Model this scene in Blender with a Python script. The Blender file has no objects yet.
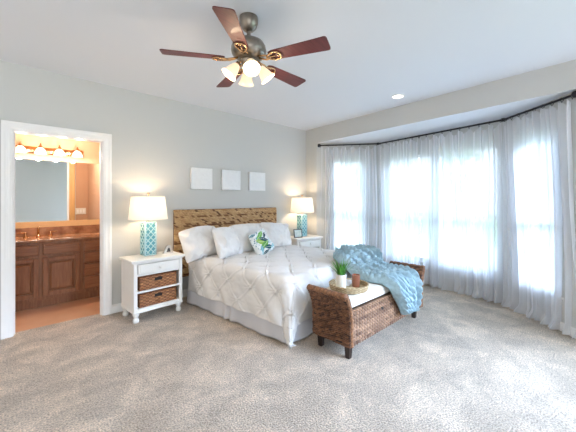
import bpy, bmesh, math, random
import numpy as np
from mathutils import Vector, Matrix
random.seed(4)
rng = np.random.default_rng(4)
S = bpy.context.scene
COL = S.collection
R = math.radians
PI = math.pi

# ------------------------------------------------------------------ camera, sky, sun, exposure
CAMH = 1.375
cd = bpy.data.cameras.new('camera')
cam = bpy.data.objects.new('camera', cd)
COL.objects.link(cam)
cam.location = (0, 0, CAMH)
cam.rotation_euler = (R(90), 0, -R(43.42))
cd.sensor_width = 36
cd.lens = 300 / 576 * 36
cd.shift_y = (199.5 - 216) / 576
cd.clip_start = 0.05
S.camera = cam
S.view_settings.view_transform = 'Standard'
S.view_settings.look = 'None'
S.view_settings.gamma = 1.0
S.view_settings.use_curve_mapping = False
S.view_settings.exposure = 1.24

world = bpy.data.worlds.new('sky')
S.world = world
world.use_nodes = True
wn = world.node_tree.nodes
wl = world.node_tree.links
bg = wn['Background']
geo = wn.new('ShaderNodeTexCoord')
sep = wn.new('ShaderNodeSeparateXYZ')
wl.new(geo.outputs['Generated'], sep.inputs[0])
def sky_mix(a, b, f0, f1, prev=None):
    mr = wn.new('ShaderNodeMapRange'); mr.interpolation_type = 'SMOOTHSTEP'
    mr.inputs['From Min'].default_value = f0; mr.inputs['From Max'].default_value = f1
    wl.new(sep.outputs['X'], mr.inputs['Value'])
    mx = wn.new('ShaderNodeMix'); mx.data_type = 'RGBA'
    mx.inputs[6].default_value = (*a, 1); mx.inputs[7].default_value = (*b, 1)
    if prev is not None: wl.new(prev, mx.inputs[6])
    wl.new(mr.outputs['Result'], mx.inputs[0])
    return mx.outputs[2]
WEST_SKY = (0.45, 0.42, 0.37)
SOUTH_SKY = (2.0, 2.12, 2.2)
EAST_SKY = (0.75, 0.85, 1.0)
EAST_HIGH = (3.7, 5.0, 7.0)           # high sky out of view, raised to light the room through the bay
SE_HIGH = (14.5, 18.8, 25.5)          # unseen bright patch added to the south-east sky as room fill
c_ = sky_mix(WEST_SKY, SOUTH_SKY, -0.8, 0.0)
hi_ = wn.new('ShaderNodeMapRange'); hi_.interpolation_type = 'SMOOTHSTEP'
hi_.inputs['From Min'].default_value = 0.17; hi_.inputs['From Max'].default_value = 0.42
wl.new(sep.outputs['Z'], hi_.inputs['Value'])
hm = wn.new('ShaderNodeMix'); hm.data_type = 'RGBA'
y_ = wn.new('ShaderNodeMapRange'); y_.interpolation_type = 'SMOOTHSTEP'
y_.inputs['From Min'].default_value = -0.5; y_.inputs['From Max'].default_value = -0.88
wl.new(sep.outputs['Y'], y_.inputs['Value'])
ym = wn.new('ShaderNodeMix'); ym.data_type = 'RGBA'
ym.inputs[6].default_value = (*EAST_HIGH, 1); ym.inputs[7].default_value = (*SE_HIGH, 1)
wl.new(y_.outputs['Result'], ym.inputs[0])
hm.inputs[6].default_value = (*EAST_SKY, 1); wl.new(ym.outputs[2], hm.inputs[7])
wl.new(hi_.outputs['Result'], hm.inputs[0])
e_ = wn.new('ShaderNodeMapRange'); e_.interpolation_type = 'SMOOTHSTEP'
e_.inputs['From Min'].default_value = -0.25; e_.inputs['From Max'].default_value = 0.15
wl.new(sep.outputs['X'], e_.inputs['Value'])
em = wn.new('ShaderNodeMix'); em.data_type = 'RGBA'
wl.new(e_.outputs['Result'], em.inputs[0]); wl.new(c_, em.inputs[6]); wl.new(hm.outputs[2], em.inputs[7])
c_ = em.outputs[2]
wl.new(c_, bg.inputs['Color'])
bg.inputs['Strength'].default_value = 1.0

# ------------------------------------------------------------------ helpers
def link(o, parent=None):
    COL.objects.link(o)
    if parent is not None:
        o.parent = parent
    return o

def tag(o, label=None, cat=None, group=None, kind=None):
    if label: o['label'] = label
    if cat: o['category'] = cat
    if group: o['group'] = group
    if kind: o['kind'] = kind
    return o

def empty(name, loc=(0, 0, 0), rz=0.0, label=None, cat=None, group=None, kind=None):
    o = bpy.data.objects.new(name, None)
    o.empty_display_size = 0.1
    COL.objects.link(o)
    o.location = loc
    o.rotation_euler = (0, 0, rz)
    return tag(o, label, cat, group, kind)

def obj(name, bm, m, parent=None, smooth=False, angle=None):
    me = bpy.data.meshes.new(name)
    bmesh.ops.recalc_face_normals(bm, faces=bm.faces[:])
    if smooth:
        for f in bm.faces: f.smooth = True
        if angle:
            for e in bm.edges:
                if len(e.link_faces) == 2 and e.calc_face_angle(0) > R(angle): e.smooth = False
    bm.to_mesh(me)
    bm.free()
    me.materials.append(m)
    return link(bpy.data.objects.new(name, me), parent)

def struct(name, bm, m, parent=None, smooth=False):
    o = obj(name, bm, m, parent, smooth)
    if parent is None: o['kind'] = 'structure'
    return o

def copy_tree(o, parent=None):
    c = o.copy()
    COL.objects.link(c)
    c.parent = parent
    for ch in list(o.children):
        copy_tree(ch, c)
    return c

def box(bm, x0, x1, y0, y1, z0, z1, bev=0.0, seg=2, M=None):
    r = bmesh.ops.create_cube(bm, size=1)
    vs = r['verts']
    bmesh.ops.scale(bm, vec=(x1 - x0, y1 - y0, z1 - z0), verts=vs)
    bmesh.ops.translate(bm, vec=((x0 + x1) / 2, (y0 + y1) / 2, (z0 + z1) / 2), verts=vs)
    if bev > 0:
        es = list({e for v in vs for e in v.link_edges})
        rr = bmesh.ops.bevel(bm, geom=es, offset=bev, segments=seg, profile=0.5, affect='EDGES')
        vs = list({v for f in rr['faces'] for v in f.verts} | {v for v in vs if v.is_valid})
    if M is not None:
        bmesh.ops.transform(bm, matrix=M, verts=vs)
    return vs

def B(*a, **k):
    bm = bmesh.new()
    box(bm, *a, **k)
    return bm

def prism(bm, poly, z0, z1):
    b = [bm.verts.new((p[0], p[1], z0)) for p in poly]
    t = [bm.verts.new((p[0], p[1], z1)) for p in poly]
    bm.faces.new(b[::-1])
    bm.faces.new(t)
    n = len(poly)
    for i in range(n):
        bm.faces.new((b[i], b[(i + 1) % n], t[(i + 1) % n], t[i]))

def lathe(bm, prof, n=32, M=None, caps=True):
    rings = []
    for r, z in prof:
        if r < 1e-5:
            v = bm.verts.new((0, 0, z)); rings.append([v])
        else:
            rings.append([bm.verts.new((r * math.cos(2 * PI * k / n), r * math.sin(2 * PI * k / n), z)) for k in range(n)])
    for a, b in zip(rings, rings[1:]):
        for k in range(n):
            k2 = (k + 1) % n
            if len(a) == 1 and len(b) == 1: continue
            if len(a) == 1: bm.faces.new((a[0], b[k], b[k2]))
            elif len(b) == 1: bm.faces.new((a[k], a[k2], b[0]))
            else: bm.faces.new((a[k], a[k2], b[k2], b[k]))
    if caps:
        for rg in (rings[0], rings[-1]):
            if len(rg) > 1: bm.faces.new(rg)
    vs = [v for rg in rings for v in rg]
    if M is not None: bmesh.ops.transform(bm, matrix=M, verts=vs)
    return vs

def tube(bm, pts, rad, n=8, closed=False, caps=True):
    P = [Vector(p) for p in pts]
    m = len(P)
    rads = rad if isinstance(rad, (list, tuple)) else [rad] * m
    rings = []
    prev = None
    for i in range(m):
        if closed: t = P[(i + 1) % m] - P[i - 1]
        else: t = P[min(i + 1, m - 1)] - P[max(i - 1, 0)]
        t.normalize()
        if prev is None:
            a = Vector((0, 0, 1)) if abs(t.z) < 0.9 else Vector((1, 0, 0))
            u = t.cross(a).normalized()
        else:
            u = (prev - t * prev.dot(t)).normalized()
        prev = u
        w = t.cross(u)
        rings.append([bm.verts.new(P[i] + (u * math.cos(2 * PI * k / n) + w * math.sin(2 * PI * k / n)) * rads[i]) for k in range(n)])
    q = m if closed else m - 1
    for i in range(q):
        a, b = rings[i], rings[(i + 1) % m]
        for k in range(n):
            bm.faces.new((a[k], a[(k + 1) % n], b[(k + 1) % n], b[k]))
    if caps and not closed:
        bm.faces.new(rings[0][::-1]); bm.faces.new(rings[-1])

def gridsheet(name, P, m, parent=None, thick=0.0, disp=None, col=None, inner_disp=False):
    """P: (nu,nv,3) positions. Displace along the numeric normal, give thickness, optional colours (nu,nv,3)."""
    nu, nv, _ = P.shape
    du = np.gradient(P, axis=0); dv = np.gradient(P, axis=1)
    N = np.cross(du, dv); N /= np.linalg.norm(N, axis=2, keepdims=True) + 1e-9
    O = P + (N * disp[..., None] if disp is not None else 0)
    V = [O.reshape(-1, 3)]
    idx = np.arange(nu * nv).reshape(nu, nv)
    q = np.stack([idx[:-1, :-1], idx[1:, :-1], idx[1:, 1:], idx[:-1, 1:]], -1).reshape(-1, 4)
    F = [q]
    if thick > 0:
        I = P - N * thick - (N * disp[..., None] if (disp is not None and inner_disp) else 0)
        V.append(I.reshape(-1, 3))
        off = nu * nv
        F.append(q[:, ::-1] + off)
        for e in (idx[0, :], idx[-1, ::-1], idx[::-1, 0], idx[:, -1]):
            a, b = e[:-1], e[1:]
            F.append(np.stack([a, b, b + off, a + off], -1))
    V = np.concatenate(V); F = np.concatenate(F)
    me = bpy.data.meshes.new(name)
    me.from_pydata(V.tolist(), [], F.tolist())
    me.polygons.foreach_set('use_smooth', [True] * len(me.polygons))
    if col is not None:
        at = me.color_attributes.new('tint', 'FLOAT_COLOR', 'POINT')
        c = np.ones((len(V), 4), np.float32)
        c[:nu * nv, :3] = col.reshape(-1, 3)
        if thick > 0: c[nu * nv:, :3] = col.reshape(-1, 3)
        at.data.foreach_set('color', c.ravel())
    me.materials.append(m)
    me.update()
    return link(bpy.data.objects.new(name, me), parent)

def vnoise(x, y, seed=0, fx=1.0, fy=1.0):
    """smooth value noise in numpy, 0..1"""
    x = np.asarray(x) * fx + 100; y = np.asarray(y) * fy + 100
    r = np.random.default_rng(seed).random((256, 256))
    xi = np.floor(x).astype(int); yi = np.floor(y).astype(int)
    tx = x - xi; ty = y - yi
    tx = tx * tx * (3 - 2 * tx); ty = ty * ty * (3 - 2 * ty)
    g = lambda a, b: r[a % 256, b % 256]
    return (g(xi, yi) * (1 - tx) + g(xi + 1, yi) * tx) * (1 - ty) + (g(xi, yi + 1) * (1 - tx) + g(xi + 1, yi + 1) * tx) * ty

def srgb(r, g, b):
    f = lambda c: (c / 255 / 12.92) if c / 255 <= 0.04045 else ((c / 255 + 0.055) / 1.055) ** 2.4
    return (f(r), f(g), f(b))

def mat(name, c, rough=0.6, metal=0.0, var=0.0, vscale=8.0, bump=0.0, bscale=60.0, stretch=(1, 1, 1), spec=0.5,
        attr=False, emit=None, estr=0.0, c2=None, detail=3.0, coat=0.0, bdist=0.01, sheen=0.0):
    m = bpy.data.materials.new(name)
    m.use_nodes = True
    nt = m.node_tree; n = nt.nodes; l = nt.links
    b = n['Principled BSDF']
    b.inputs['Roughness'].default_value = rough
    b.inputs['Metallic'].default_value = metal
    b.inputs['Specular IOR Level'].default_value = spec
    b.inputs['Base Color'].default_value = (*c, 1)
    b.inputs['Coat Weight'].default_value = coat
    b.inputs['Sheen Weight'].default_value = sheen
    out = None
    tc = n.new('ShaderNodeTexCoord'); mp = n.new('ShaderNodeMapping')
    mp.inputs['Scale'].default_value = stretch
    l.new(tc.outputs['Object'], mp.inputs['Vector'])
    if var > 0 or c2 is not None:
        nz = n.new('ShaderNodeTexNoise'); nz.inputs['Scale'].default_value = vscale; nz.inputs['Detail'].default_value = detail
        l.new(mp.outputs[0], nz.inputs['Vector'])
        rp = n.new('ShaderNodeMapRange'); rp.inputs['From Min'].default_value = 0.3; rp.inputs['From Max'].default_value = 0.7
        l.new(nz.outputs['Fac'], rp.inputs['Value'])
        mx = n.new('ShaderNodeMix'); mx.data_type = 'RGBA'
        lo = tuple(max(0, v * (1 - var)) for v in c) if c2 is None else c
        hi = tuple(min(1, v * (1 + var)) for v in c) if c2 is None else c2
        mx.inputs[6].default_value = (*lo, 1); mx.inputs[7].default_value = (*hi, 1)
        l.new(rp.outputs[0], mx.inputs[0])
        out = mx.outputs[2]
    if attr:
        at = n.new('ShaderNodeAttribute'); at.attribute_name = 'tint'
        if out is not None:
            ml = n.new('ShaderNodeMix'); ml.data_type = 'RGBA'; ml.blend_type = 'MULTIPLY'; ml.inputs[0].default_value = 1
            l.new(out, ml.inputs[6]); l.new(at.outputs['Color'], ml.inputs[7]); out = ml.outputs[2]
        else: out = at.outputs['Color']
    if out is not None: l.new(out, b.inputs['Base Color'])
    if bump > 0:
        nb = n.new('ShaderNodeTexNoise'); nb.inputs['Scale'].default_value = bscale; nb.inputs['Detail'].default_value = 4
        l.new(mp.outputs[0], nb.inputs['Vector'])
        bp = n.new('ShaderNodeBump'); bp.inputs['Strength'].default_value = bump; bp.inputs['Distance'].default_value = bdist
        l.new(nb.outputs['Fac'], bp.inputs['Height']); l.new(bp.outputs[0], b.inputs['Normal'])
    if emit is not None:
        b.inputs['Emission Color'].default_value = (*emit, 1)
        b.inputs['Emission Strength'].default_value = estr
    return m

def cloth_mat(name, c, transp=0.0, transl=0.5, bscale=300):
    m = bpy.data.materials.new(name); m.use_nodes = True
    nt = m.node_tree; n = nt.nodes; l = nt.links
    n.remove(n['Principled BSDF'])
    o = n['Material Output']
    d = n.new('ShaderNodeBsdfDiffuse'); d.inputs['Color'].default_value = (*c, 1)
    t = n.new('ShaderNodeBsdfTranslucent'); t.inputs['Color'].default_value = (*c, 1)
    mx = n.new('ShaderNodeMixShader'); mx.inputs[0].default_value = transl
    l.new(d.outputs[0], mx.inputs[1]); l.new(t.outputs[0], mx.inputs[2])
    last = mx
    if transp > 0:
        tr = n.new('ShaderNodeBsdfTransparent')
        m2 = n.new('ShaderNodeMixShader')
        lw = n.new('ShaderNodeLayerWeight'); lw.inputs['Blend'].default_value = 0.5     # the weave closes up at a slant
        mr2 = n.new('ShaderNodeMapRange'); mr2.inputs['From Max'].default_value = 0.6
        mr2.inputs['To Min'].default_value = transp; mr2.inputs['To Max'].default_value = transp * .08
        l.new(lw.outputs['Facing'], mr2.inputs['Value']); l.new(mr2.outputs[0], m2.inputs[0])
        l.new(last.outputs[0], m2.inputs[1]); l.new(tr.outputs[0], m2.inputs[2])
        last = m2
    l.new(last.outputs[0], o.inputs['Surface'])
    return m

def glass_mat(name):
    m = bpy.data.materials.new(name); m.use_nodes = True
    nt = m.node_tree; n = nt.nodes; l = nt.links
    n.remove(n['Principled BSDF'])
    tr = n.new('ShaderNodeBsdfTransparent'); tr.inputs[0].default_value = (0.97, 0.985, 0.98, 1)
    gl = n.new('ShaderNodeBsdfGlossy'); gl.inputs['Roughness'].default_value = 0.02
    fr = n.new('ShaderNodeFresnel'); fr.inputs['IOR'].default_value = 1.3
    mx = n.new('ShaderNodeMixShader')
    l.new(fr.outputs[0], mx.inputs[0]); l.new(tr.outputs[0], mx.inputs[1]); l.new(gl.outputs[0], mx.inputs[2])
    l.new(mx.outputs[0], n['Material Output'].inputs['Surface'])
    return m

def point(name, loc, energy, color, rad=0.03, parent=None):
    d = bpy.data.lights.new(name, 'POINT'); d.energy = energy; d.color = color; d.shadow_soft_size = rad
    o = bpy.data.objects.new(name, d); link(o, parent); o.location = loc
    return o

# ------------------------------------------------------------------ materials
M = {}
M['wall'] = mat('greige_wall_paint', srgb(200, 201, 199), 0.85, bump=0.08, bscale=120, bdist=0.004, spec=0.25)
M['ceil'] = mat('white_ceiling_paint', srgb(222, 226, 233), 0.9, bump=0.1, bscale=140, bdist=0.004, spec=0.2)
M['trim'] = mat('white_trim_paint', srgb(238, 238, 238), 0.35)
M['white'] = mat('white_furniture_paint', srgb(232, 231, 227), 0.45, var=0.02, vscale=6)
M['bathwall'] = mat('tan_bath_paint', srgb(190, 150, 120), 0.8, bump=0.08, bscale=120, bdist=0.004)
M['canvas'] = mat('white_canvas', srgb(232, 234, 236), 0.8, bump=0.5, bscale=45, bdist=0.006, var=0.02, vscale=20)
M['linen'] = mat('white_cotton', srgb(224, 222, 220), 0.85, bump=0.15, bscale=30, bdist=0.008, spec=0.2)
M['skirt'] = mat('pale_grey_cotton', srgb(205, 205, 210), 0.9, spec=0.2)
M['cream'] = mat('cream_upholstery', srgb(226, 222, 212), 0.85, bump=0.2, bscale=200, bdist=0.003, spec=0.2)
M['throw'] = mat('pale_blue_knit', srgb(160, 187, 199), 0.95, var=0.16, vscale=30, bump=0.6, bscale=160, bdist=0.006, spec=0.1)
M['wicker'] = mat('brown_wicker', (1, 1, 1), 0.45, attr=True, c2=(0.5, 0.46, 0.44), vscale=70, bump=0.4, bscale=130, bdist=0.003)
M['rope'] = mat('banana_leaf_rope', (1, 1, 1), 0.55, attr=True, c2=(0.7, 0.66, 0.6), vscale=50, bump=0.4, bscale=150, bdist=0.003)
M['dark'] = mat('espresso_wood', srgb(40, 26, 20), 0.4, var=0.2, vscale=10)
M['headpost'] = mat('red_brown_wood', srgb(120, 62, 36), 0.45, var=0.25, vscale=8, stretch=(6, 6, 1))
M['aqua'] = mat('aqua_ceramic', srgb(96, 164, 178), 0.15, var=0.06, vscale=10, coat=0.5)
M['aquadark'] = mat('deep_teal_ceramic', srgb(52, 130, 140), 0.2, coat=0.4)
M['shade'] = cloth_mat('white_linen_shade', srgb(245, 240, 232), 0.0, 0.16)
M['nickel'] = mat('brushed_nickel', srgb(150, 142, 132), 0.3, 1.0, var=0.1, vscale=30)
M['brass'] = mat('polished_brass', srgb(205, 168, 128), 0.22, 1.0)
M['silver'] = mat('silver', srgb(215, 215, 215), 0.2, 1.0)
M['black'] = mat('black_paint', srgb(22, 22, 24), 0.4)
M['bronze'] = mat('dark_bronze', srgb(48, 46, 50), 0.4, 0.7)
M['mahog'] = mat('mahogany', srgb(92, 42, 44), 0.5, var=0.25, vscale=6, stretch=(1, 10, 1), coat=0.05)
M['fanglass'] = mat('frosted_glass_lit', srgb(255, 235, 205), 0.4, emit=(1.0, 0.78, 0.52), estr=0.22)
M['bulb'] = mat('lit_bulb', (1, 1, 1), 0.4, emit=(1.0, 0.84, 0.62), estr=7)
M['can'] = mat('lit_can', (1, 1, 1), 0.4, emit=(1.0, 0.9, 0.75), estr=3)
M['oak'] = mat('brown_oak', srgb(124, 82, 56), 0.34, c2=srgb(150, 104, 72), vscale=7, stretch=(7, 7, 0.8), bump=0.15, bscale=30, bdist=0.003)
M['oakh'] = mat('brown_oak_rails', srgb(124, 82, 56), 0.34, c2=srgb(150, 104, 72), vscale=7, stretch=(0.8, 7, 7), bump=0.15, bscale=30, bdist=0.003)
M['marble'] = mat('brown_marble', srgb(120, 80, 58), 0.15, c2=srgb(190, 145, 110), vscale=9, detail=6)
M['ledge'] = mat('tan_backsplash_tile', srgb(225, 190, 140), 0.3, var=0.05)
M['bathfloor'] = mat('tan_bath_tile', srgb(196, 150, 116), 0.3, c2=srgb(214, 172, 138), vscale=3, detail=5)
M['grass'] = mat('lawn', srgb(84, 104, 62), 0.9, c2=srgb(104, 122, 78), vscale=1.5)
M['concrete'] = mat('pale_concrete', srgb(150, 144, 132), 0.9, var=0.05, vscale=2)
M['leaf'] = mat('tree_leaf', srgb(90, 120, 72), 0.8, var=0.3, vscale=3)
M['bark'] = mat('tree_bark', srgb(110, 95, 82), 0.9, var=0.2, vscale=6)
M['blade'] = mat('green_blade', srgb(44, 112, 38), 0.5, c2=srgb(96, 165, 60), vscale=18)
M['pot'] = mat('white_ceramic_pot', srgb(232, 230, 222), 0.4)
M['soil'] = mat('soil', srgb(60, 45, 35), 0.95)
M['copper'] = mat('copper_glass', srgb(156, 104, 84), 0.3, 0.35)
M['wax'] = mat('candle_wax', srgb(215, 180, 155), 0.6)
M['seagrass'] = mat('seagrass', (1, 1, 1), 0.7, attr=True, c2=(0.75, 0.74, 0.7), vscale=60, bump=0.3, bscale=150, bdist=0.002)
M['sheer'] = cloth_mat('white_sheer', srgb(248, 249, 252), 0.34, 0.58)
M['glass'] = glass_mat('clear_glass')
M['cushion'] = mat('printed_cotton', (1, 1, 1), 0.85, attr=True, bump=0.15, bscale=200, bdist=0.003, spec=0.2)
M['print'] = mat('photo_print', srgb(215, 222, 222), 0.4, c2=srgb(170, 195, 185), vscale=25)
m_ = bpy.data.materials.new('mirror_silver'); m_.use_nodes = True
m_.node_tree.nodes['Principled BSDF'].inputs['Metallic'].default_value = 1
m_.node_tree.nodes['Principled BSDF'].inputs['Roughness'].default_value = 0.0
m_.node_tree.nodes['Principled BSDF'].inputs['Base Color'].default_value = (0.88, 0.9, 0.89, 1)
M['mirror'] = m_
M['tantrim'] = mat('tan_trim_paint', srgb(212, 172, 118), 0.4)

def carpet_mat():
    m = bpy.data.materials.new('cut_pile_carpet'); m.use_nodes = True
    nt = m.node_tree; n = nt.nodes; l = nt.links
    b = n['Principled BSDF']
    b.inputs['Roughness'].default_value = 0.95; b.inputs['Specular IOR Level'].default_value = 0.1
    b.inputs['Sheen Weight'].default_value = 0.25
    tc = n.new('ShaderNodeTexCoord')
    def noise(s, d, dist=0.0):
        z = n.new('ShaderNodeTexNoise'); z.inputs['Scale'].default_value = s; z.inputs['Detail'].default_value = d
        z.inputs['Distortion'].default_value = dist
        l.new(tc.outputs['Object'], z.inputs['Vector']); return z.outputs['Fac']
    def rng_(v, a, c, lo, hi):
        r = n.new('ShaderNodeMapRange'); r.inputs['From Min'].default_value = a; r.inputs['From Max'].default_value = c
        r.inputs['To Min'].default_value = lo; r.inputs['To Max'].default_value = hi; l.new(v, r.inputs['Value']); return r.outputs[0]
    fine = rng_(noise(95, 4), 0.34, 0.66, 0.55, 1.27)
    clump = rng_(noise(30, 3, 0.5), 0.35, 0.65, 0.9, 1.06)
    mott = rng_(noise(3.2, 5, 1.2), 0.42, 0.6, 0.86, 1.08)
    big = rng_(noise(1.0, 4, 2.0), 0.42, 0.58, 0.86, 1.08)
    def mul(a, c):
        k = n.new('ShaderNodeMath'); k.operation = 'MULTIPLY'; l.new(a, k.inputs[0]); l.new(c, k.inputs[1]); return k.outputs[0]
    f = mul(mul(fine, clump), mul(mott, big))
    mx = n.new('ShaderNodeMix'); mx.data_type = 'RGBA'; mx.blend_type = 'MULTIPLY'; mx.inputs[0].default_value = 1
    mx.inputs[6].default_value = (*srgb(220, 202, 182), 1)
    l.new(f, mx.inputs[7]); l.new(mx.outputs[2], b.inputs['Base Color'])
    bp = n.new('ShaderNodeBump'); bp.inputs['Strength'].default_value = 0.9; bp.inputs['Distance'].default_value = 0.02
    l.new(mul(fine, clump), bp.inputs['Height']); l.new(bp.outputs[0], b.inputs['Normal'])
    return m
M['carpet'] = carpet_mat()

# ------------------------------------------------------------------ room shell
YA = 4.09            # bed wall face
CH = 2.745           # ceiling
CX, CY = 4.365, YA   # corner of bed wall and bay wall
DX, DY = -0.078, -0.997
def PB(s): return (CX + DX * s, CY + DY * s)
NX, NY = 0.997, -0.078          # outward of bay wall
A0 = PB(0.30); A1 = PB(3.95)
B0 = (5.18, 2.92); B1 = (4.83, 0.84)
SOF = 2.455
DOORX0, DOORX1, DOORH = 0.055, 0.862, 2.08

E0 = PB(6.6)          # the bay wall stops short of it: the room stays open behind the camera
E1 = PB(4.9)
bm = bmesh.new()
poly = [(-3.2, -2.5), E0, A1, (B1[0] + .1, B1[1] - .05), (B0[0] + .1, B0[1] + .05), A0, (CX + .05, YA + 0.1), (-3.2, YA + 0.1)]
prism(bm, poly, -0.1, 0.0)
struct('floor', bm, M['carpet'])
bm = bmesh.new()
prism(bm, [(-3.2, -2.5), (E0[0] + .15, E0[1]), (CX + .16, YA + .14), (-3.2, YA + .14)], CH, CH + 0.12)
struct('ceiling', bm, M['ceil'])

bm = bmesh.new()
box(bm, -3.2, DOORX0, YA, YA + .12, 0, CH)
box(bm, DOORX1, CX + .02, YA, YA + .12, 0, CH)
box(bm, DOORX0, DOORX1, YA, YA + .12, DOORH, CH)
struct('wall_left', bm, M['wall'])
bm = bmesh.new(); box(bm, -.3, 2.0, -2.62, -2.5, 0, CH)
struct('wall_back', bm, M['wall'])
T = 0.14
def off(p, d=T): return (p[0] + NX * d, p[1] + NY * d)
bm = bmesh.new()
c0 = (CX, CY + .0)
prism(bm, [c0, A0, off(A0, T), off((CX, CY + .12), T)], 0, CH)
prism(bm, [A0, A1, off(A1), off(A0)], SOF + .002, CH)
prism(bm, [A1, E1, off(E1), off(A1)], 0, CH)
struct('wall_right', bm, M['wall'])
bm = bmesh.new()
prism(bm, [off(A0, .006), off(A1, .006), (B1[0] + .12, B1[1] - .1), (B0[0] + .14, B0[1] + .06)], SOF, SOF + .1)
struct('ceiling_bay', bm, M['ceil'])

# bay wall segments with window openings
def seg_frame(p, q):
    d = Vector((q[0] - p[0], q[1] - p[1])); L = d.length; d.normalize()
    n = Vector((-d.y, d.x))
    if n.x < 0: n = -n
    return Vector(p), d, n, L
WZ0, WZR, WZ1 = 0.36, 1.13, 2.13
def seg_box(bm, fr, s0, s1, n0, n1, z0, z1, bev=0):
    p, d, n, L = fr
    Mx = Matrix(((d.x, n.x, 0, p.x), (d.y, n.y, 0, p.y), (0, 0, 1, 0), (0, 0, 0, 1)))
    box(bm, s0, s1, n0, n1, z0, z1, bev, 1, M=Mx)
segs = [(A0, B0, [(0.24, 0.76)]), (B0, B1, [(0.07, 0.49), (0.51, 0.935)]), (B1, A1, [(0.24, 0.76)])]
wall_names = ['wall_bay_left', 'wall_bay_middle', 'wall_bay_right']
wi = 0
for (p, q, wins), wname in zip(segs, wall_names):
    fr = seg_frame(p, q); L = fr[3]
    bm = bmesh.new()
    w0, w1 = wins[0][0] * L, wins[-1][1] * L
    seg_box(bm, fr, -0.0, w0, 0, .12, 0, SOF)
    seg_box(bm, fr, w1, L + .0, 0, .12, 0, SOF)
    seg_box(bm, fr, w0, w1, 0, .12, 0, WZ0)
    seg_box(bm, fr, w0, w1, 0, .12, WZ1, SOF)
    for a, b in zip(wins, wins[1:]):
        seg_box(bm, fr, a[1] * L, b[0] * L, 0, .12, WZ0, WZ1)
    struct(wname, bm, M['wall'])
    bm = bmesh.new(); seg_box(bm, fr, 0, L, -.014, 0, 0.0, .1, .004)
    struct(wname.replace('wall', 'baseboard'), bm, M['trim'])
    for a, b in wins:
        wi += 1
        W = empty('window_%d' % wi, (fr[0].x, fr[0].y, 0), math.atan2(fr[1].y, fr[1].x), kind='structure')
        s = -1 if Vector((-fr[1].y, fr[1].x)).dot(fr[2]) < 0 else 1
        def wb(bm, s0, s1, n0, n1, z0, z1, bev=.004):
            n0, n1 = sorted((n0 * s, n1 * s)); box(bm, s0, s1, n0, n1, z0, z1, bev, 1)
        a *= L; b *= L
        bm = bmesh.new()
        t = .045
        wb(bm, a, a + t, .03, .1, WZ0, WZ1); wb(bm, b - t, b, .03, .1, WZ0, WZ1)
        wb(bm, a, b, .03, .1, WZ0, WZ0 + t); wb(bm, a, b, .03, .1, WZ1 - t, WZ1)
        wb(bm, a + t, b - t, .04, .09, WZR - .03, WZR + .03)
        obj('window_frame', bm, M['trim'], W)
        bm = bmesh.new(); wb(bm, a + t, b - t, .062, .068, WZ0 + t, WZ1 - t, 0)
        obj('window_pane', bm, M['glass'], W)
        bm = bmesh.new(); wb(bm, a - .04, b + .04, -.010, .05, WZ0 - .03, WZ0)
        obj('window_sill', bm, M['trim'], W)

# baseboards on the bed wall and the bay wall
def bboard(name, x0, x1, y0, y1):
    bm = bmesh.new()
    box(bm, x0, x1, y0, y1, 0, .085, .003, 1); box(bm, x0, x1, y0 + .005, y1, .085, .105, .004, 1)
    struct(name, bm, M['trim'])
bboard('baseboard_left', .94, CX - .02, YA - .016, YA)
for nm, s0, s1 in (('baseboard_right', .02, .29), ('baseboard_right_end', 3.96, 4.88)):
    bm = bmesh.new()
    a, b = PB(s0), PB(s1)
    prism(bm, [a, b, off(b, -.016), off(a, -.016)], 0, .1)
    struct(nm, bm, M['trim'])

# door casing (structure, both faces of the wall) and jamb lining
cw = .084
for tn, tm, yf, sg in (('trim_1', 'trim', YA, -1), ('trim_4', 'tantrim', YA + .12, 1)):
    bm = bmesh.new()
    for k, (i0, i1, t) in enumerate(((0, cw, .014), (cw - .03, cw, .022), (.012, .03, .019))):
        ya, yb = sorted((yf, yf + sg * t))
        box(bm, DOORX0 - i1 + .006, DOORX0 - i0 + .006, ya, yb, 0, DOORH + i0 - .006, .002, 1)
        box(bm, DOORX1 + i0 - .006, DOORX1 + i1 - .006, ya, yb, 0, DOORH + i0 - .006, .002, 1)
        box(bm, DOORX0 - i1 + .006, DOORX1 + i1 - .006, ya, yb, DOORH + i0 - .006, DOORH + i1 - .006, .003, 1)
    struct(tn, bm, M[tm])
bm = bmesh.new()
box(bm, DOORX0, DOORX0 + .016, YA - .002, YA + .122, 0, DOORH); box(bm, DOORX1 - .016, DOORX1, YA - .002, YA + .122, 0, DOORH)
box(bm, DOORX0, DOORX1, YA - .002, YA + .122, DOORH - .016, DOORH)
box(bm, DOORX0 + .016, DOORX0 + .028, YA + .045, YA + .08, 0, DOORH - .016); box(bm, DOORX1 - .028, DOORX1 - .016, YA + .045, YA + .08, 0, DOORH - .016)
struct('trim_2', bm, M['trim'])

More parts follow.
